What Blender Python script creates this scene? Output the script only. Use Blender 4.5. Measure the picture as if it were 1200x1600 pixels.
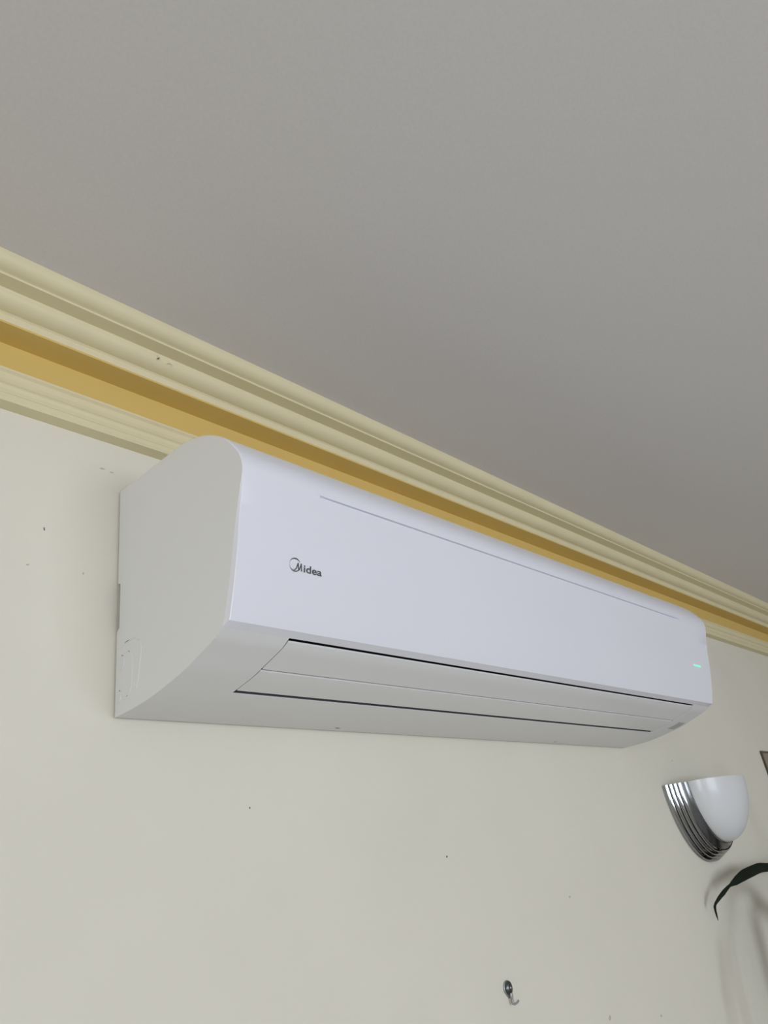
import bpy, bmesh, math, random
from mathutils import Matrix, Vector
random.seed(4)
for o in list(bpy.data.objects):
    bpy.data.objects.remove(o)
S = bpy.context.scene
COL = S.collection
PI = math.pi

# ------------------------------------------------------------------ camera
cam = bpy.data.cameras.new('camera'); camo = bpy.data.objects.new('camera', cam); COL.objects.link(camo)
R = ((0.6911057, 0.2421774, 0.6809721), (-0.7095177, 0.4068217, 0.5753962), (-0.1376863, -0.8808213, 0.4529860))
rx = Vector((R[0][0], R[1][0], R[2][0])); up = -Vector((R[0][1], R[1][1], R[2][1])); bk = -Vector((R[0][2], R[1][2], R[2][2]))
camo.matrix_world = Matrix(((rx.x, up.x, bk.x, -0.3636), (rx.y, up.y, bk.y, -0.6883), (rx.z, up.z, bk.z, 1.97), (0, 0, 0, 1)))
cam.sensor_fit = 'VERTICAL'; cam.sensor_height = 36; cam.lens = 1172.55 / 1600 * 36
cam.clip_start = 0.01
S.camera = camo

# ------------------------------------------------------------------ world, lights, exposure
w = bpy.data.worlds.new('world'); S.world = w; w.use_nodes = True
w.node_tree.nodes['Background'].inputs[0].default_value = (0.62, 0.72, 0.9, 1)
w.node_tree.nodes['Background'].inputs[1].default_value = 1.0
S.view_settings.view_transform = 'Standard'; S.view_settings.look = 'None'
S.view_settings.exposure = 0.0; S.view_settings.gamma = 1; S.view_settings.use_curve_mapping = False

def area(name, loc, rot, sx, sy, power, col):
    l = bpy.data.lights.new(name, 'AREA'); l.shape = 'RECTANGLE'; l.size = sx; l.size_y = sy
    l.energy = power; l.color = col
    o = bpy.data.objects.new(name, l); o.location = loc; o.rotation_euler = rot; COL.objects.link(o)
    return o
# daylight through the window in the front wall (opposite the wall in the photograph)
area('window_daylight', (0.35, -3.82, 1.85), (PI / 2, 0, 0), 1.9, 1.1, 43, (0.84, 0.9, 1.0))
# daylight through the window in the left wall
area('side_window_daylight', (-1.66, -1.9, 1.8), (PI / 2, 0, -PI / 2), 1.1, 0.95, 24, (0.9, 0.94, 1.0))

# ------------------------------------------------------------------ helpers
def tag(o, label=None, cat=None, group=None, kind=None):
    for k, v in (('label', label), ('category', cat), ('group', group), ('kind', kind)):
        if v: o[k] = v
    return o

def thing(name, loc, label, cat, rot=(0, 0, 0)):
    o = bpy.data.objects.new(name, None); o.empty_display_size = 0.05
    o.location = loc; o.rotation_euler = rot; COL.objects.link(o)
    return tag(o, label, cat)

def obj(name, bm, m, parent=None, smooth=False, angle=None, mats=None):
    me = bpy.data.meshes.new(name)
    bmesh.ops.recalc_face_normals(bm, faces=bm.faces[:])
    if smooth:
        for f in bm.faces: f.smooth = True
        if angle:
            for e in bm.edges:
                if len(e.link_faces) == 2 and e.calc_face_angle(0) > angle: e.smooth = False
    bm.to_mesh(me); bm.free()
    for k in (mats or [m]): me.materials.append(k)
    o = bpy.data.objects.new(name, me); COL.objects.link(o)
    if parent: o.parent = parent
    return o

def box(bm, x0, x1, y0, y1, z0, z1):
    v = [bm.verts.new(p) for p in ((x0, y0, z0), (x1, y0, z0), (x1, y1, z0), (x0, y1, z0), (x0, y0, z1), (x1, y0, z1), (x1, y1, z1), (x0, y1, z1))]
    return [bm.faces.new([v[i] for i in q]) for q in ((0, 1, 2, 3), (4, 5, 6, 7), (0, 1, 5, 4), (1, 2, 6, 5), (2, 3, 7, 6), (3, 0, 4, 7))]

def bevel(bm, w_, seg=2):
    bmesh.ops.recalc_face_normals(bm, faces=bm.faces[:])
    bmesh.ops.bevel(bm, geom=bm.edges[:], offset=w_, segments=seg, affect='EDGES', profile=0.5)

def extrude_x(bm, prof, x0, x1, n=1, close=True):
    """prof: closed list of (y,z) swept along x."""
    rows = []
    for i in range(n + 1):
        x = x0 + (x1 - x0) * i / n
        rows.append([bm.verts.new((x, y, z)) for y, z in prof])
    m = len(prof)
    for a, b in zip(rows[:-1], rows[1:]):
        for i in range(m if close else m - 1):
            j = (i + 1) % m
            bm.faces.new((a[i], a[j], b[j], b[i]))
    if close:
        bm.faces.new(rows[0]); bm.faces.new(rows[-1][::-1])

def tube(bm, pts, rad, seg=8, cap=True):
    """round tube along 3-D points; rad float or list."""
    pts = [Vector(p) for p in pts]
    rows = []
    prev = None
    for i, p in enumerate(pts):
        t = (pts[min(i + 1, len(pts) - 1)] - pts[max(i - 1, 0)]).normalized()
        if prev is None:
            a = t.orthogonal().normalized()
        else:
            a = (prev - t * prev.dot(t)).normalized()
        prev = a
        b = t.cross(a)
        r = rad[i] if isinstance(rad, (list, tuple)) else rad
        rows.append([bm.verts.new(p + (a * math.cos(2 * PI * k / seg) + b * math.sin(2 * PI * k / seg)) * r) for k in range(seg)])
    for a, b in zip(rows[:-1], rows[1:]):
        for k in range(seg):
            bm.faces.new((a[k], a[(k + 1) % seg], b[(k + 1) % seg], b[k]))
    if cap:
        bm.faces.new(rows[0][::-1]); bm.faces.new(rows[-1])

def catmull(pts, n=4):
    P = [Vector(p) for p in pts]
    out = []
    for i in range(len(P) - 1):
        p0 = P[max(i - 1, 0)]; p1 = P[i]; p2 = P[i + 1]; p3 = P[min(i + 2, len(P) - 1)]
        for k in range(n):
            t = k / n
            out.append(0.5 * ((2 * p1) + (p2 - p0) * t + (2 * p0 - 5 * p1 + 4 * p2 - p3) * t * t + (3 * p1 - p0 - 3 * p2 + p3) * t ** 3))
    out.append(P[-1])
    return out

# ------------------------------------------------------------------ materials
def mat(name, col, rough=0.5, metal=0.0, spec=0.5, noise=0.0, nscale=20, bump=0.0, bscale=200, emit=None, es=0, coat=0, col2=None, trans=0):
    m = bpy.data.materials.new(name); m.use_nodes = True
    nt = m.node_tree; b = nt.nodes['Principled BSDF']
    b.inputs['Base Color'].default_value = (*col, 1)
    b.inputs['Roughness'].default_value = rough
    b.inputs['Metallic'].default_value = metal
    b.inputs['Specular IOR Level'].default_value = spec
    b.inputs['Coat Weight'].default_value = coat
    b.inputs['Transmission Weight'].default_value = trans
    tc = nt.nodes.new('ShaderNodeTexCoord')
    if noise or col2:
        n = nt.nodes.new('ShaderNodeTexNoise'); n.inputs['Scale'].default_value = nscale; n.inputs['Detail'].default_value = 5
        nt.links.new(tc.outputs['Object'], n.inputs['Vector'])
        r = nt.nodes.new('ShaderNodeValToRGB')
        c2 = col2 or tuple(c * (1 - noise) for c in col)
        r.color_ramp.elements[0].color = (*c2, 1); r.color_ramp.elements[0].position = 0.3
        r.color_ramp.elements[1].color = (*col, 1); r.color_ramp.elements[1].position = 0.7
        nt.links.new(n.outputs['Fac'], r.inputs['Fac']); nt.links.new(r.outputs['Color'], b.inputs['Base Color'])
    if bump:
        n2 = nt.nodes.new('ShaderNodeTexNoise'); n2.inputs['Scale'].default_value = bscale; n2.inputs['Detail'].default_value = 4
        nt.links.new(tc.outputs['Object'], n2.inputs['Vector'])
        bp = nt.nodes.new('ShaderNodeBump'); bp.inputs['Strength'].default_value = bump; bp.inputs['Distance'].default_value = 0.002
        nt.links.new(n2.outputs['Fac'], bp.inputs['Height']); nt.links.new(bp.outputs['Normal'], b.inputs['Normal'])
    if emit:
        b.inputs['Emission Color'].default_value = (*emit, 1); b.inputs['Emission Strength'].default_value = es
    return m

M_wall = mat('cream_wall_paint', (0.78, 0.744, 0.638), 0.7, spec=0.25, noise=0.035, nscale=6, bump=0.25, bscale=60)
M_ceil = mat('ceiling_paint', (0.72, 0.695, 0.675), 0.9, spec=0.1, noise=0.04, nscale=300, bump=0.1, bscale=150)
M_crown = mat('cream_moulding_paint', (0.77, 0.69, 0.45), 0.5, spec=0.35, noise=0.04, nscale=14, bump=0.1, bscale=40)
M_ochre = mat('ochre_band_paint', (0.73, 0.53, 0.175), 0.55, spec=0.3, noise=0.04, nscale=10)
M_plastic = mat('white_plastic', (0.80, 0.80, 0.80), 0.42, spec=0.45, bump=0.03, bscale=900)
M_gloss = mat('white_panel_plastic', (0.81, 0.81, 0.87), 0.28, spec=0.5)
M_dark = mat('dark_gap', (0.07, 0.07, 0.08), 0.7)
M_logo = mat('grey_logo_print', (0.09, 0.09, 0.10), 0.4)
M_led = mat('green_led', (0.2, 0.8, 0.6), 0.4, emit=(0.16, 0.9, 0.5), es=0.75)
M_patch = mat('grey_patch', (0.48, 0.47, 0.47), 0.5)
M_scuff = mat('dark_scuff', (0.16, 0.15, 0.12), 0.8)
M_scuff2 = mat('faint_scuff', (0.52, 0.50, 0.42), 0.8)
M_chrome = mat('chrome', (0.40, 0.41, 0.43), 0.12, metal=1.0)
M_glass = mat('frosted_glass', (0.72, 0.735, 0.745), 0.35, spec=0.5, coat=0.2)
M_collar = mat('dark_chrome', (0.22, 0.23, 0.24), 0.25, metal=1.0)
M_steel = mat('dark_steel', (0.12, 0.13, 0.13), 0.25, metal=0.9)
M_steel2 = mat('grey_steel', (0.35, 0.36, 0.35), 0.5, metal=0.8)
M_leaf = mat('dark_green_leaf', (0.012, 0.024, 0.010), 0.6, noise=0.5, nscale=30)
M_stem = mat('plant_stem', (0.06, 0.07, 0.03), 0.6)
M_pot = mat('terracotta', (0.35, 0.15, 0.08), 0.8, noise=0.2, nscale=15)
M_soil = mat('soil', (0.04, 0.03, 0.02), 0.95, noise=0.4, nscale=60)
M_frame = mat('brown_picture_frame', (0.10, 0.075, 0.055), 0.5, noise=0.3, nscale=25)
M_art = mat('tan_canvas', (0.34, 0.27, 0.20), 0.8, noise=0.25, nscale=8)
M_floor = mat('wood_floor', (0.38, 0.355, 0.33), 0.45, noise=0.25, nscale=4)
M_pane = mat('window_glass', (1, 1, 1), 0.02, trans=1.0)

# ------------------------------------------------------------------ room shell
X0, X1, Y0, ZC, AZ = -1.7, 3.4, -4.0, 2.6, 2.16      # AZ: height of the unit's underside at the wall
def struct(name, bm, m, parent=None, **k):
    o = obj(name, bm, m, parent, **k)
    if not parent: o['kind'] = 'structure'
    return o
bm = bmesh.new(); box(bm, X0 - .12, X1 + .12, 0, .12, 0, ZC); wall_back = struct('wall_back', bm, M_wall)
bm = bmesh.new()
LY0, LY1, LZ0, LZ1 = -2.5, -1.3, 1.25, 2.35
box(bm, X0 - .12, X0, Y0, LY0, 0, ZC); box(bm, X0 - .12, X0, LY1, 0, 0, ZC); box(bm, X0 - .12, X0, LY0, LY1, 0, LZ0); box(bm, X0 - .12, X0, LY0, LY1, LZ1, ZC)
struct('wall_left', bm, M_wall)
bm = bmesh.new()
for a in ((LY0, LY0 + .05, LZ0, LZ1), (LY1 - .05, LY1, LZ0, LZ1), (LY0 + .05, LY1 - .05, LZ0, LZ0 + .05), (LY0 + .05, LY1 - .05, LZ1 - .05, LZ1)):
    box(bm, X0 - .08, X0 - .02, a[0], a[1], a[2], a[3])
win2 = struct('window_2', bm, M_plastic)
bm = bmesh.new(); box(bm, X0 - .053, X0 - .047, LY0 + .05, LY1 - .05, LZ0 + .05, LZ1 - .05); obj('pane', bm, M_pane, win2)
bm = bmesh.new(); box(bm, X1, X1 + .12, Y0, 0, 0, ZC); struct('wall_right', bm, M_wall)
WX0, WX1, WZ0, WZ1 = -0.65, 1.35, 1.25, 2.45
bm = bmesh.new()
box(bm, X0 - .12, WX0, Y0 - .12, Y0, 0, ZC); box(bm, WX1, X1 + .12, Y0 - .12, Y0, 0, ZC)
box(bm, WX0, WX1, Y0 - .12, Y0, 0, WZ0); box(bm, WX0, WX1, Y0 - .12, Y0, WZ1, ZC)
struct('wall_front', bm, M_wall)
bm = bmesh.new(); box(bm, X0 - .12, X1 + .12, Y0 - .12, .12, -.1, 0); struct('floor', bm, M_floor)
bm = bmesh.new(); box(bm, X0 - .12, X1 + .12, Y0 - .12, .12, ZC, ZC + .1); ceiling = struct('ceiling', bm, M_ceil)
bm = bmesh.new()
for a in ((WX0, WX0 + .05, WZ0, WZ1), (WX1 - .05, WX1, WZ0, WZ1), (WX0 + .05, WX1 - .05, WZ0, WZ0 + .05), (WX0 + .05, WX1 - .05, WZ1 - .05, WZ1), (.325, .375, WZ0 + .05, WZ1 - .05)):
    box(bm, a[0], a[1], Y0 - .08, Y0 - .02, a[2], a[3])
win = struct('window_1', bm, M_plastic)
for a in ((WX0 + .05, .325), (.375, WX1 - .05)):
    bm = bmesh.new(); box(bm, a[0], a[1], Y0 - .053, Y0 - .047, WZ0 + .05, WZ1 - .05); obj('pane', bm, M_pane, win)

# mouldings along the wall (profiles in y, z above AZ; room side is -y)
def trim(name, prof, m, smooth=False):
    bm = bmesh.new(); extrude_x(bm, [(y, AZ + z) for y, z in prof], X0, X1)
    return struct(name, bm, m, smooth=smooth, angle=0.5)
trim('trim_1', [(0, .3135), (-.0160, .3135), (-.0178, .3160), (-.0178, .3215), (-.0160, .3235), (-.0152, .3290), (-.0158, .3330), (-.0170, .3340), (-.0150, .3370),
                (-.0135, .3430), (-.0135, .3500), (-.0165, .3520), (-.0165, .3545), (-.0110, .3545), (0, .3550)], M_crown)
trim('trim_2', [(0, .3550), (-.0045, .3550), (-.0045, .3945), (-.036, .3945), (-.036, .3970), (0, .44)], M_ochre)
def arc(cy, cz, ry, rz, a0, a1, n):
    return [(cy + ry * math.cos(math.radians(a0 + (a1 - a0) * i / n)), cz + rz * math.sin(math.radians(a0 + (a1 - a0) * i / n))) for i in range(n + 1)]
crown = [(0, .397), (-.0335, .397), (-.0355, .3965), (-.0368, .3995), (-.0370, .4050), (-.0390, .4065)]
crown += arc(-.0395, .4205, .0165, .0140, 270, 180, 8)          # ovolo curving out and up
crown += [(-.0565, .4215), (-.0735, .4220), (-.0740, .4240), (-.0755, .4245)]
crown += arc(-.0755, .4375, .0135, .0130, 270, 180, 6)
crown += [(-.0890, ZC - AZ), (0, ZC - AZ)]
crown_o = trim('trim_3', crown, M_crown, smooth=True)

# small chips, specks and scuffs in the paint
def speck(parent, x, y, z, w_, h_, m, n='paint_chip', rot=0.0, nrm='y', th=0.0004):
    bm = bmesh.new(); k = 7; vs = []
    a = []
    for i in range(k):
        t = 2 * PI * i / k; r = random.uniform(.75, 1.2)
        u, v = math.cos(t) * w_ / 2 * r, math.sin(t) * h_ / 2 * r
        u, v = u * math.cos(rot) - v * math.sin(rot), u * math.sin(rot) + v * math.cos(rot)
        a.append((u, v))
    f = bm.faces.new([bm.verts.new((x + u, y - th, z + v) if nrm == 'y' else (x + u, y + v, z - th)) for u, v in a])
    e = bmesh.ops.extrude_face_region(bm, geom=[f])
    d = Vector((0, th, 0)) if nrm == 'y' else Vector((0, 0, th))
    bmesh.ops.translate(bm, verts=[q for q in e['geom'] if isinstance(q, bmesh.types.BMVert)], vec=d)
    return obj(n, bm, m, parent)
for x, z, w_, h_, m, r in ((-.0799, .1865, .0016, .0042, M_scuff, 0.1), (-.0932, .1439, .0035, .0016, M_scuff2, .3), (-.037, .1458, .0013, .003, M_scuff2, 0),
                     (.1571, -.0861, .0016, .0020, M_scuff, 0), (.4688, -.1537, .003, .0026, M_scuff, .2), (.7753, -.3872, .007, .005, M_scuff2, .6),
                     (.926, -.4122, .006, .004, M_scuff2, -.4), (.7405, -.2271, .005, .003, M_scuff2, 0), (-.0207, .2773, .007, .0018, M_scuff2, .1),
                     (-.0100, .2760, .006, .0012, M_scuff2, .0), (-.105, -.068, .0018, .0016, M_scuff2, 0), (-.100, -.10, .0014, .0018, M_scuff2, 0),
                     (.30, -.33, .002, .002, M_scuff2, 0), (1.25, -.02, .008, .0015, M_scuff2, .3)):
    speck(wall_back, x, 0, AZ + z, w_, h_, m, rot=r)
# nail tip and scratch in the crown
bm = bmesh.new(); tube(bm, [(.0155, -.0560, AZ + .4140), (.0160, -.0590, AZ + .4135)], [.0011, .0004], 6); obj('nail', bm, M_scuff, crown_o)
bm = bmesh.new(); tube(bm, [(.0148, -.0562, AZ + .4190), (.0152, -.0563, AZ + .4150)], .00022, 5); obj('hairline_crack', bm, M_scuff2, crown_o)
bm = bmesh.new(); tube(bm, [(.028, -.0555, AZ + .4125), (.031, -.0560, AZ + .4145), (.0345, -.0560, AZ + .4140), (.035, -.0558, AZ + .4120)], .0003, 5); obj('scratch', bm, M_scuff2, crown_o)

# ------------------------------------------------------------------ air conditioner
W = 1.045
ac = thing('air_conditioner', (0, 0, AZ), 'white split air conditioner mounted on the cream wall under the yellow moulding', 'air conditioner')
FRONT = [(-.1834, .0321), (-.1875, .042), (-.1935, .0608), (-.2015, .091), (-.2090, .1214), (-.2134, .1359), (-.2180, .1508), (-.2225, .1640), (-.2234, .1758),
         (-.2192, .188), (-.2112, .2), (-.2009, .2121), (-.1885, .2228), (-.173, .2327), (-.1568, .2402), (-.1282, .2472), (-.0919, .249), (-.0494, .25), (-.003, .252)]
UNDER = [(-.003, 0), (-.0231, 0), (-.0454, .0006), (-.0647, .0020), (-.0845, .0045), (-.1058, .0081), (-.1265, .0122), (-.1417, .0167), (-.1566, .0213), (-.1713, .0258), (-.1834, .0321)]
def interp(poly, y):
    for (a, b) in zip(poly[:-1], poly[1:]):
        if min(a[0], b[0]) <= y <= max(a[0], b[0]):
            t = (y - a[0]) / (b[0] - a[0]); return a[1] + (b[1] - a[1]) * t
    return poly[-1][1]
UN = [tuple(v) for v in catmull([(a, b, 0) for a, b in UNDER], 3)]
UN = [(a, b) for a, b, c in UN]
OY0, OY1 = -.0918, -.1832          # louvre opening, wall side and front side
OX0, OX1 = .0735, .981
# side panels with a cut-out at the back for the mounting bracket
def side_profile():
    fr = [(a, b) for a, b, c in catmull([(a, b, 0) for a, b in FRONT], 3)]
    back = [(-.003, .1405), (-.0078, .1385), (-.0074, .0900), (-.003, .0865)]
    return UN[:-1] + fr + back
sp = side_profile()
for i, (xa, xb) in enumerate(((0, .003), (W - .003, W))):
    bm = bmesh.new(); extrude_x(bm, sp, xa, xb)
    side = obj('side_panel', bm, M_plastic, ac)
    if i == 0: side_l = side
bm = bmesh.new(); box(bm, .0006, .02, -.0076, -.0060, .0885, .1392); obj('bracket_slot_shade', bm, M_dark, ac)  # thin dark box, shade of the bracket cut-out put in as colour
# knock-out lines moulded in the left side panel
def on_side(pts): return [(-.0001, y, z) for y, z in pts]
for pts in ([(-.0105, .0665), (-.0168, .0690), (-.0288, .0697), (-.0400, .0697), (-.0455, .0670), (-.0500, .0600), (-.0513, .0530), (-.0491, .0400), (-.0470, .0280), (-.0427, .0179)],
            [(-.0200, .0590), (-.0257, .0598), (-.0310, .0580), (-.0347, .0520), (-.0355, .0409), (-.0345, .0260), (-.0310, .0175), (-.0260, .0140), (-.0200, .0130)],
            [(-.0090, .0580), (-.0135, .0589), (-.0175, .0560), (-.0190, .0510), (-.0177, .0460), (-.0117, .0420)],
            [(-.0080, .0250), (-.0110, .0240), (-.0139, .0195), (-.0129, .0142), (-.0095, .0125)]):
    bm = bmesh.new(); tube(bm, on_side([(p.x, p.y) for p in catmull([(a, b, 0) for a, b in pts], 4)]), .0006, 6); obj('knockout_rib', bm, M_plastic, side_l)
for a, b in (((-.0190, .0700), (-.0290, .0704)), ((-.0445, .0682), (-.0495, .0610)), ((-.0250, .0603), (-.0325, .0570)), ((-.0135, .0594), (-.0180, .0560)),
             ((-.0300, .0163), (-.0225, .0130)), ((-.0108, .0247), (-.0130, .0215)), ((-.0120, .0425), (-.0150, .0442))):
    bm = bmesh.new(); tube(bm, on_side([(a[0], a[1]), ((a[0] + b[0]) / 2, (a[1] + b[1]) / 2 + .0003), (b[0], b[1])]), [.0003, .0006, .0002], 6); obj('knockout_slot', bm, M_scuff, side_l)

# housing: back, top and underside with the air outlet cut open
bm = bmesh.new()
xs = [.003, OX0, OX1, W - .003]
ua = [p for p in UN if p[0] > OY0] + [(OY0, interp(UN, OY0))]
ub = [(OY0, interp(UN, OY0))] + [p for p in UN if OY1 < p[0] < OY0] + [(OY1, interp(UN, OY1))]
for x0, x1, pr in ((xs[0], xs[3], ua), (xs[0], xs[1], ub), (xs[2], xs[3], ub), (xs[0], xs[3], [(OY1, interp(UN, OY1)), UN[-1]])):
    extrude_x(bm, pr, x0, x1, 1, close=False)
extrude_x(bm, [(-.0919, .2487), (-.0494, .2497), (-.003, .2517), (-.003, 0)], xs[0], xs[3], 1, close=False)
# rim of the outlet
def quad(*p): bm.faces.new([bm.verts.new(q) for q in p])
z0, z1 = interp(UN, OY0), interp(UN, OY1)
quad((OX0, OY0, z0), (OX1, OY0, z0), (OX1, OY0 + .0001, z0 + .0008), (OX0, OY0 + .0001, z0 + .0008))
for X in (OX0, OX1):
    for a, b in zip(ub[:-1], ub[1:]):
        quad((X, a[0], a[1]), (X, b[0], b[1]), (X, b[0], b[1] + .003), (X, a[0], a[1] + .003))
obj('housing', bm, M_plastic, ac, smooth=True, angle=0.35)
bm = bmesh.new()      # outlet duct behind the louvres
d = [(OY0 + .0001, z0 + .0008), (OY0 - .01, z0 + .045), (OY1 + .01, z1 + .045), (OY1, z1)]
extrude_x(bm, d, OX0 - .001, OX1 + .001, 1, close=False)
for X in (OX0 - .001, OX1 + .001): bm.faces.new([bm.verts.new((X, a, b)) for a, b in d])
obj('outlet_duct', bm, M_dark, ac)
# mounting plate, set back
bm = bmesh.new(); box(bm, .02, W - .02, -.003, 0, .002, .245); obj('mounting_plate', bm, M_steel2, ac)
# louvres
for ya, yb in ((-.1793, -.1387), (-.1366, -.0978)):
    bm = bmesh.new()
    n = 8; ys = [ya + (yb - ya) * i / n for i in range(n + 1)]
    lo = [(y, interp(UN, y)) for y in ys]; hi = [(y, z + .0018) for y, z in lo[::-1]]
    extrude_x(bm, lo + hi, .0752, .9785)
    bmesh.ops.recalc_face_normals(bm, faces=bm.faces[:])
    long_e = [e for e in bm.edges if e.calc_face_angle(0) > 1.0]
    bmesh.ops.bevel(bm, geom=long_e, offset=.0004, segments=2, affect='EDGES')
    obj('louver', bm, M_plastic, ac, smooth=True, angle=0.6)
# front panel: a thin shell with bevelled rim and a shallow step along its top
FP = [(v.x, v.y) for v in catmull([(a, b, 0) for a, b in FRONT[:-1]], 4)]
nr = []
for i in range(len(FP)):
    a = FP[max(i - 1, 0)]; b = FP[min(i + 1, len(FP) - 1)]
    t = Vector((b[0] - a[0], b[1] - a[1])).normalized(); nr.append(Vector((-t.y, t.x)))
arcl = [0]
for a, b in zip(FP[:-1], FP[1:]): arcl.append(arcl[-1] + math.hypot(b[0] - a[0], b[1] - a[1]))
BW = .0065
rows = []     # (arc length, base y, base z, normal)
def at_arc(s):
    for i in range(len(arcl) - 1):
        if arcl[i] <= s <= arcl[i + 1] + 1e-9:
            t = (s - arcl[i]) / (arcl[i + 1] - arcl[i]); 
            return Vector(FP[i]).lerp(Vector(FP[i + 1]), t), nr[i].lerp(nr[i + 1], t).normalized()
s_step = next(arcl[i] for i in range(len(FP)) if FP[i][1] > .1665)
ss = [0, BW, BW + .0012] + [s for s in arcl if s > BW + .004 and abs(s - s_step) > .003] + [s_step - .0010, s_step - .0002, s_step + .0008, s_step + .0012, s_step + .005]
ss = sorted(set(ss))
def off(s, z):
    if s <= 0: return 0
    if z < .04: return .0065
    if z < .096: return .0065 - .0010 * (z - .04) / .056
    if z < .135: return .0055 - .0025 * (z - .096) / .039
    return max(.0012, .0030 - .0018 * (z - .135) / .025)
RX0, RX1 = .0965, .925
xst = [0, .0012, .0018, .02, .05, .08, RX0 - .004, RX0 + .004, RX0 + .02, .3, .5, .7, RX1 - .02, RX1 - .004, RX1 + .004, .96, 1.0, W - .0018, W - .0012, W]
bm = bmesh.new(); grid = []
for x in xst:
    row = []
    for s in ss:
        p, n = at_arc(s); o_ = off(s, p.y)
        if x in (0, W): o_ = 0
        elif x in (.0012, W - .0012): o_ *= .93
        if RX0 - .0001 < x < RX1 + .0001 and s > s_step - .0003:
            o_ -= .0030 if s < s_step + .001 else .0002
        row.append(bm.verts.new((x, p.x + n.x * o_, p.y + n.y * o_)))
    grid.append(row)
for a, b in zip(grid[:-1], grid[1:]):
    for i in range(len(ss) - 1): bm.faces.new((a[i], a[i + 1], b[i + 1], b[i]))
front = obj('front_panel', bm, M_gloss, ac, smooth=True, angle=0.3)
for e in front.data.edges:
    xa, xb = (front.data.vertices[i].co.x for i in e.vertices)
    if abs(xa - xb) < 1e-5 and (abs(xa - .0012) < 1e-4 or abs(xa - W + .0012) < 1e-4): e.use_edge_sharp = True
def panel_pt(z, lift=0.0):
    """outer face of the front panel at height z"""
    best = min(range(400), key=lambda i: abs(at_arc(arcl[-1] * .6 * i / 400)[0].y + at_arc(arcl[-1] * .6 * i / 400)[1].y * off(1, at_arc(arcl[-1] * .6 * i / 400)[0].y) - z))
    p, n = at_arc(arcl[-1] * .6 * best / 400); q = p + n * (off(1, p.y) + lift)
    return q, n
# indicator light
q, n = panel_pt(.0950)
bm = bmesh.new(); k = 10
for z_, r_ in ((0, 1), (.0005, .85)):
    pass
ring = []
for lift in (-.0004, .0004):
    rw = []
    for i in range(24):
        t = 2 * PI * i / 24
        u = (.013 if math.cos(t) > 0 else -.013) + .0019 * math.cos(t); v = .0019 * math.sin(t)
        rw.append(bm.verts.new((.9855 + u, q.x + n.x * lift - n.y * v, q.y + n.y * lift + n.x * -v)))
    ring.append(rw)
for i in range(24): bm.faces.new((ring[0][i], ring[0][(i + 1) % 24], ring[1][(i + 1) % 24], ring[1][i]))
bm.faces.new(ring[1]); bm.faces.new(ring[0][::-1])
obj('indicator_light', bm, M_led, front)['label'] = 'glowing green indicator light'

# logo: crescent ring, M and lettering, printed on the panel
q0, n0 = panel_pt(.0896)
q1, n1 = panel_pt(.0971)
tz = (q1 - q0).normalized()                       # upwards along the panel
LX = .0596
def logo_pt(u, v, lift=.00025):                   # u to the right, v up, metres from (LX, z .091)
    return Vector((LX + u, q0.x + tz.x * v + n0.x * lift, q0.y + tz.y * v + n0.y * lift))
bm = bmesh.new()
cu, cv, ro = .0068, .0050, .0067                  # ring centre and radius
N = 48; a_, b_ = [], []
for i in range(N + 1):
    t = math.radians(28 + (318 - 28) * i / N)
    th = .00012 + .00115 * abs(math.sin((t - math.radians(0)) )) ** 2 * (1.0)
    for lst, r in ((a_, ro), (b_, ro - th)):
        lst.append(bm.verts.new(logo_pt(cu + r * math.cos(t), cv + r * math.sin(t))))
for i in range(N): bm.faces.new((a_[i], a_[i + 1], b_[i + 1], b_[i]))
def poly(pts): bm.faces.new([bm.verts.new(logo_pt(u, v)) for u, v in pts])
# M: curved foot, slanted strokes
poly([(.0048, .0006), (.0066, .0008), (.0080, .0022), (.0098, .0075), (.0111, .0075), (.0108, .0062), (.0090, .0016), (.0076, .0002), (.0060, -.0001)])
poly([(.0098, .0075), (.0111, .0075), (.0117, .0022), (.0106, .0010)])
poly([(.0106, .0010), (.0117, .0022), (.0140, .0075), (.0147, .0075), (.0128, .0012), (.0112, -.0002)])
poly([(.0134, .0075), (.0147, .0075), (.0158, .0000), (.0143, .0000)])
cu_ = bpy.data.curves.new('lettering', 'FONT'); cu_.body = 'idea'; cu_.size = .0101; cu_.offset = .00022; cu_.space_character = 1.02
to = bpy.data.objects.new('lettering', cu_); COL.objects.link(to)
dg = bpy.context.evaluated_depsgraph_get(); me = bpy.data.meshes.new_from_object(to.evaluated_get(dg))
xsx = [v.co.x for v in me.vertices]; x0_, x1_ = min(xsx), max(xsx)
vm = [bm.verts.new(logo_pt(.0173 + (v.co.x - x0_) / (x1_ - x0_) * .0228, v.co.y)) for v in me.vertices]
for p in me.polygons:
    try: bm.faces.new([vm[i] for i in p.vertices])
    except ValueError: pass
bpy.data.objects.remove(to)
lg = obj('logo', bm, M_logo, front); lg['label'] = 'small dark grey brand logo printed on the panel'

# grey patch at the right end of the underside and two small scuffs
bm = bmesh.new()
sk = [(y, interp(UN, y) - .0004) for y in (-.136, -.1315, -.1265, -.122, -.117, -.112)]
extrude_x(bm, sk + [(y, z + .0003) for y, z in sk[::-1]], 1.010, 1.036)
obj('underside_patch', bm, M_patch, ac)['label'] = 'small grey patch under the right end'
speck(ac, .2825, -.0158, -.0001, .0075, .0016, M_scuff, 'scuff', nrm='z')
speck(ac, .777, -.016, -.0001, .010, .004, M_scuff2, 'scuff', nrm='z')

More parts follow.
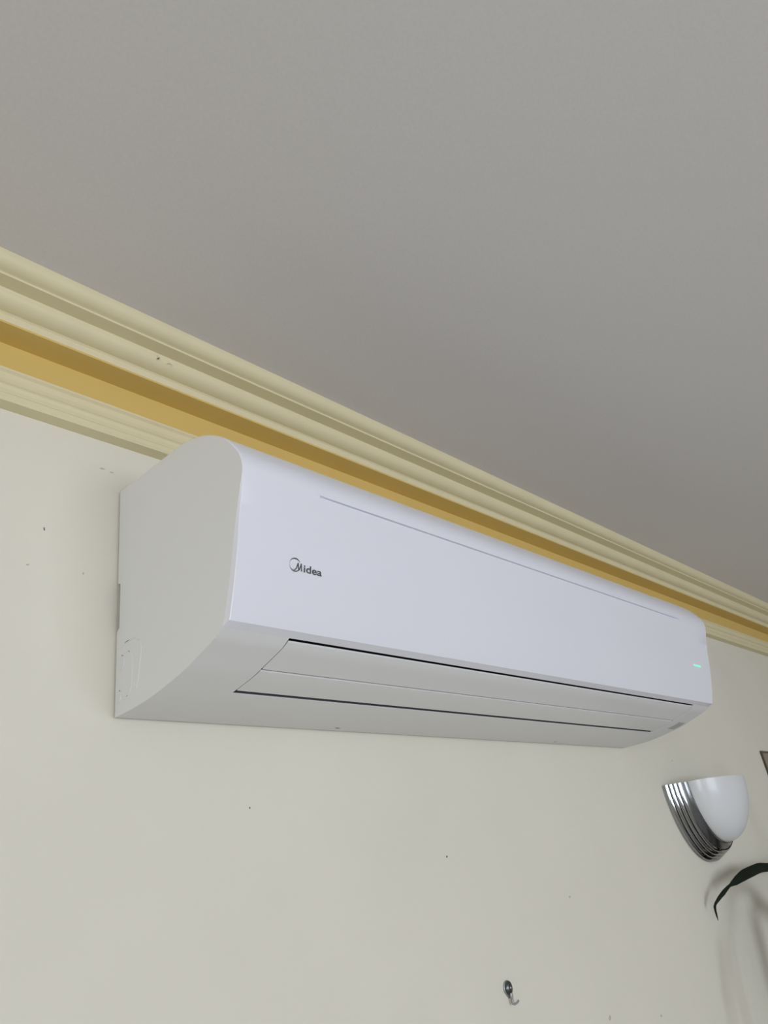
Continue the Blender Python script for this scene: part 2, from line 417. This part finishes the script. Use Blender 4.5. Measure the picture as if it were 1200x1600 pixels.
# ------------------------------------------------------------------ wall lamp
LC, LZ = 1.294, AZ - .070
lamp = thing('wall_lamp', (LC, 0, LZ), 'half-bowl wall lamp of frosted white glass with stepped chrome back', 'lamp')
def outline(Rr, H, n=28, pw=1.75, q=.62):
    """half-bowl outline in x,z from left rim to right rim"""
    out = []
    for i in range(n + 1):
        a = PI * i / n
        z = -math.sin(a)
        c = math.cos(a)
        out.append((-Rr * math.copysign(abs(c) ** .92, c), H * z))
    return out
bm = bmesh.new()
prof = outline(.128, .144)
v0 = [bm.verts.new((x, -.0002, z)) for x, z in prof]; v1 = [bm.verts.new((x, -.006, z)) for x, z in prof]
for i in range(len(prof) - 1): bm.faces.new((v0[i], v0[i + 1], v1[i + 1], v1[i]))
bm.faces.new(v0); bm.faces.new(v1[::-1]); bm.faces.new((v0[0], v1[0], v1[-1], v0[-1]))
obj('backplate', bm, M_chrome, lamp)
def u_band(y0_, y1_, R0, R1, H0, H1, bulge, n=8):
    """half-bowl band from y0 to y1 with a rounded cross-section"""
    bm = bmesh.new(); rows = []
    for j in range(n + 1):
        t = j / n
        y = y0_ + (y1_ - y0_) * t; b = bulge * math.sin(PI * t)
        rows.append([bm.verts.new((x, y, z)) for x, z in outline(R0 + (R1 - R0) * t + b, H0 + (H1 - H0) * t + b)])
    for a, b in zip(rows[:-1], rows[1:]):
        for i in range(len(a) - 1): bm.faces.new((a[i], a[i + 1], b[i + 1], b[i]))
    bm.faces.new([r[0] for r in rows] + [r[-1] for r in rows[::-1]])
    return bm
yy = -.004; Rr, H = .129, .146
for k in range(4):
    bm = u_band(yy, yy - .0074, Rr, Rr - .0022, H, H - .0026, .0026)
    obj('ridge', bm, M_chrome, lamp, smooth=True, angle=1.2)
    yy -= .0074; Rr -= .0040; H -= .0045
bm = u_band(yy, yy - .011, Rr + .0015, Rr - .0055, H, H - .010, -.001)
bm.verts.ensure_lookup_table(); bm.faces.new(bm.verts[-29:])
obj('inner_collar', bm, M_collar, lamp, smooth=True, angle=1.2)
bm = bmesh.new(); GY = yy - .010; GR, GH, GD = .1050, .116, .064; rings = []
for lay, (r_, h_, d_) in enumerate(((GR, GH, GD), (GR - .003, GH - .003, GD - .003))):
    rr = []
    for j in range(19):
        e = PI / 2 * j / 18
        rr.append([bm.verts.new((-r_ * math.cos(PI * i / 32) * math.cos(e) ** 1.05, GY - (d_ * math.cos(e) ** 1.05 + .006 * (1 - math.cos(e))) * math.sin(PI * i / 32), -h_ * math.sin(e))) for i in range(33)])
    rings.append(rr)
    for a, b in zip(rr[:-1], rr[1:]):
        for i in range(32): bm.faces.new((a[i], a[i + 1], b[i + 1], b[i]))
for i in range(32): bm.faces.new((rings[0][0][i], rings[0][0][i + 1], rings[1][0][i + 1], rings[1][0][i]))
bmesh.ops.remove_doubles(bm, verts=bm.verts[:], dist=1e-6)
obj('lamp_shade', bm, M_glass, lamp, smooth=True, angle=1.2)

# ------------------------------------------------------------------ picture
pic = thing('picture', (1.83 + .25, 0, AZ + .013 - .6), 'brown framed picture at the right edge beyond the lamp', 'picture')
bm = bmesh.new()
pw, ph = .55, .6
for a in ((-.275, .275, ph - .005, ph), (-.275, .275, 0, .005), (-.275, -.270, .005, ph - .005), (.270, .275, .005, ph - .005)):
    box(bm, a[0], a[1], -.0050, -.001, a[2], a[3])
obj('frame', bm, M_frame, pic)
bm = bmesh.new(); box(bm, -.270, .270, -.0042, -.002, .005, ph - .005); obj('canvas', bm, M_art, pic)

# ------------------------------------------------------------------ hook
hk = thing('wall_hook', (.5463, 0, AZ - .331), 'small dark metal wall hook below the middle of the air conditioner', 'hook')
bm = bmesh.new(); n = 24
for y_, s_ in ((-.0002, 1.0), (-.0012, 1.0), (-.0018, .88)):
    pass
rws = []
for y_, s_ in ((-.0002, 1.0), (-.0012, 1.0), (-.0018, .86)):
    rw = []
    for i in range(n):
        t = 2 * PI * i / n; x = .0088 * math.cos(t); z = .0088 * math.sin(t)
        if z < 0: x *= 1 - .55 * (-z / .0088) ** 1.5; z *= 1.25
        rw.append(bm.verts.new((x * s_, y_, .0175 + z * s_)))
    rws.append(rw)
for a, b in zip(rws[:-1], rws[1:]):
    for i in range(n): bm.faces.new((a[i], a[(i + 1) % n], b[(i + 1) % n], b[i]))
bm.faces.new(rws[0][::-1]); bm.faces.new(rws[-1])
obj('hook_plate', bm, M_steel2, hk)
bm = bmesh.new(); bmesh.ops.create_uvsphere(bm, u_segments=20, v_segments=12, radius=1, matrix=Matrix.Translation((0, -.003, .0178)) @ Matrix.Diagonal((.0066, .0030, .0080, 1)))
obj('hook_boss', bm, M_steel, hk, smooth=True)
bm = bmesh.new(); bmesh.ops.create_uvsphere(bm, u_segments=14, v_segments=8, radius=1, matrix=Matrix.Translation((0, -.0058, .0180)) @ Matrix.Diagonal((.0018, .0012, .0018, 1)))
obj('screw_head', bm, M_chrome, hk, smooth=True)
bm = bmesh.new(); tube(bm, catmull([(0, -.004, .0125), (.0, -.0045, .0080), (.0005, -.0045, .0020), (.0010, -.0055, .0000), (.0030, -.0085, .0008), (.0045, -.0115, .0035)], 4), [.0022] * 5 + [.0017] * 6 + [.0012] * 10, 8)
obj('hook_arm', bm, M_steel2, hk, smooth=True)

# ------------------------------------------------------------------ plant (mostly beyond the right edge; one leaf hangs into view)
pl = thing('potted_plant', (1.85, -.42, 0), 'potted plant at the right edge, one dark green leaf arching in below the lamp', 'plant')
PX, PY = 1.85, -.42
def L(x, y, z): return (x - PX, y - PY, z)
bm = bmesh.new(); rws = []
for r_, z_ in ((.12, 0), (.17, .28), (.185, .28), (.185, .32), (.165, .32), (.155, .27)):
    rws.append([bm.verts.new((r_ * math.cos(2 * PI * i / 24), r_ * math.sin(2 * PI * i / 24), z_)) for i in range(24)])
for a, b in zip(rws[:-1], rws[1:]):
    for i in range(24): bm.faces.new((a[i], a[(i + 1) % 24], b[(i + 1) % 24], b[i]))
bm.faces.new(rws[0][::-1]); obj('pot', bm, M_pot, pl, smooth=True, angle=.6)
bm = bmesh.new(); bmesh.ops.create_circle(bm, cap_ends=True, segments=24, radius=.157, matrix=Matrix.Translation((0, 0, .285))); obj('soil', bm, M_soil, pl)
def leaf(path, widths, wdir, name='leaf'):
    """ribbon leaf with a slight keel; path in world coordinates"""
    P = catmull([L(*p) for p in path], 4); nW = len(P)
    bm = bmesh.new(); rows = []
    for i, p in enumerate(P):
        t = (P[min(i + 1, nW - 1)] - P[max(i - 1, 0)]).normalized()
        f = i / (nW - 1) * (len(widths) - 1); k = min(int(f), len(widths) - 2)
        w_ = widths[k] + (widths[k + 1] - widths[k]) * (f - k)
        d_ = Vector(wdir); d_ = (d_ - t * d_.dot(t)).normalized(); nn = t.cross(d_)
        rows.append([bm.verts.new(p + d_ * w_), bm.verts.new(p + nn * w_ * .25), bm.verts.new(p - d_ * w_)])
    for a, b in zip(rows[:-1], rows[1:]):
        for i in range(2): bm.faces.new((a[i], a[i + 1], b[i + 1], b[i]))
    bmesh.ops.solidify(bm, geom=bm.faces[:], thickness=.0006)
    return obj(name, bm, M_leaf, pl, smooth=True, angle=.8)
# visible leaf, tip hanging close to the wall
leaf([(1.66, -.16, 1.88), (1.55, -.09, 1.912), (1.461, -.068, 1.9155), (1.406, -.065, 1.917), (1.368, -.062, 1.919), (1.329, -.058, 1.916), (1.290, -.054, 1.912), (1.261, -.049, 1.906), (1.239, -.043, 1.900), (1.219, -.036, 1.891), (1.206, -.028, 1.882), (1.199, -.020, 1.872), (1.208, -.014, 1.859), (1.217, -.010, 1.846)],
     [.003, .007, .0075, .0078, .0092, .0098, .0100, .0078, .0030, .0050, .0042, .0026, .0020, .0004], (-.7, 0, 1))
# stems rising from the pot
TOP = (1.70, -.20, 1.86)
STEMS = [((1.85, -.42, .28), (1.86, -.36, 1.0), (1.78, -.24, 1.55), (1.66, -.16, 1.88)),
         ((1.88, -.42, .28), (1.92, -.30, 1.1), (1.80, -.20, 1.5), (1.62, -.14, 1.70)),
         ((1.82, -.40, .28), (1.74, -.30, .9), (1.50, -.18, 1.30), (1.215, -.085, 1.50), (1.215, -.085, 1.592), (1.216, -.085, 1.682), (1.227, -.085, 1.756), (1.253, -.085, 1.811), (1.325, -.088, 1.862)),
         ((1.87, -.45, .28), (1.97, -.40, 1.2), (1.80, -.25, 1.75), (1.567, -.150, 1.907), (1.571, -.150, 1.970), (1.548, -.150, 2.030), (1.498, -.150, 2.090), (1.410, -.150, 2.133))]
for s_ in STEMS:
    bm = bmesh.new(); P = catmull([L(*p) for p in s_], 5); tube(bm, P, [.006 - .0035 * i / (len(P) - 1) for i in range(len(P))], 8); obj('stem', bm, M_stem, pl, smooth=True)
# leaves beyond the right edge that shade the wall
for pts, ws in (([(1.62, -.14, 1.70), (1.45, -.11, 1.86), (1.335, -.112, 1.888), (1.225, -.110, 1.828), (1.185, -.110, 1.775), (1.165, -.110, 1.731), (1.145, -.110, 1.664)], [.003, .010, .011, .012, .012, .010, .001]),
                ([(1.62, -.14, 1.70), (1.50, -.12, 1.82), (1.41, -.105, 1.846), (1.38, -.100, 1.764), (1.37, -.095, 1.709), (1.36, -.09, 1.64)], [.003, .018, .022, .024, .018, .001]),
                ([(1.66, -.16, 1.88), (1.60, -.15, 1.80), (1.52, -.14, 1.70), (1.46, -.12, 1.58)], [.004, .04, .05, .002]),
                ([(1.80, -.25, 1.75), (1.95, -.30, 1.95), (2.10, -.34, 1.90), (2.25, -.38, 1.70)], [.004, .03, .03, .002]),
                ([(1.80, -.25, 1.75), (1.72, -.36, 1.85), (1.70, -.46, 1.80), (1.70, -.55, 1.62)], [.004, .03, .03, .002])):
    leaf(pts, ws, (0.7, .3, .5))
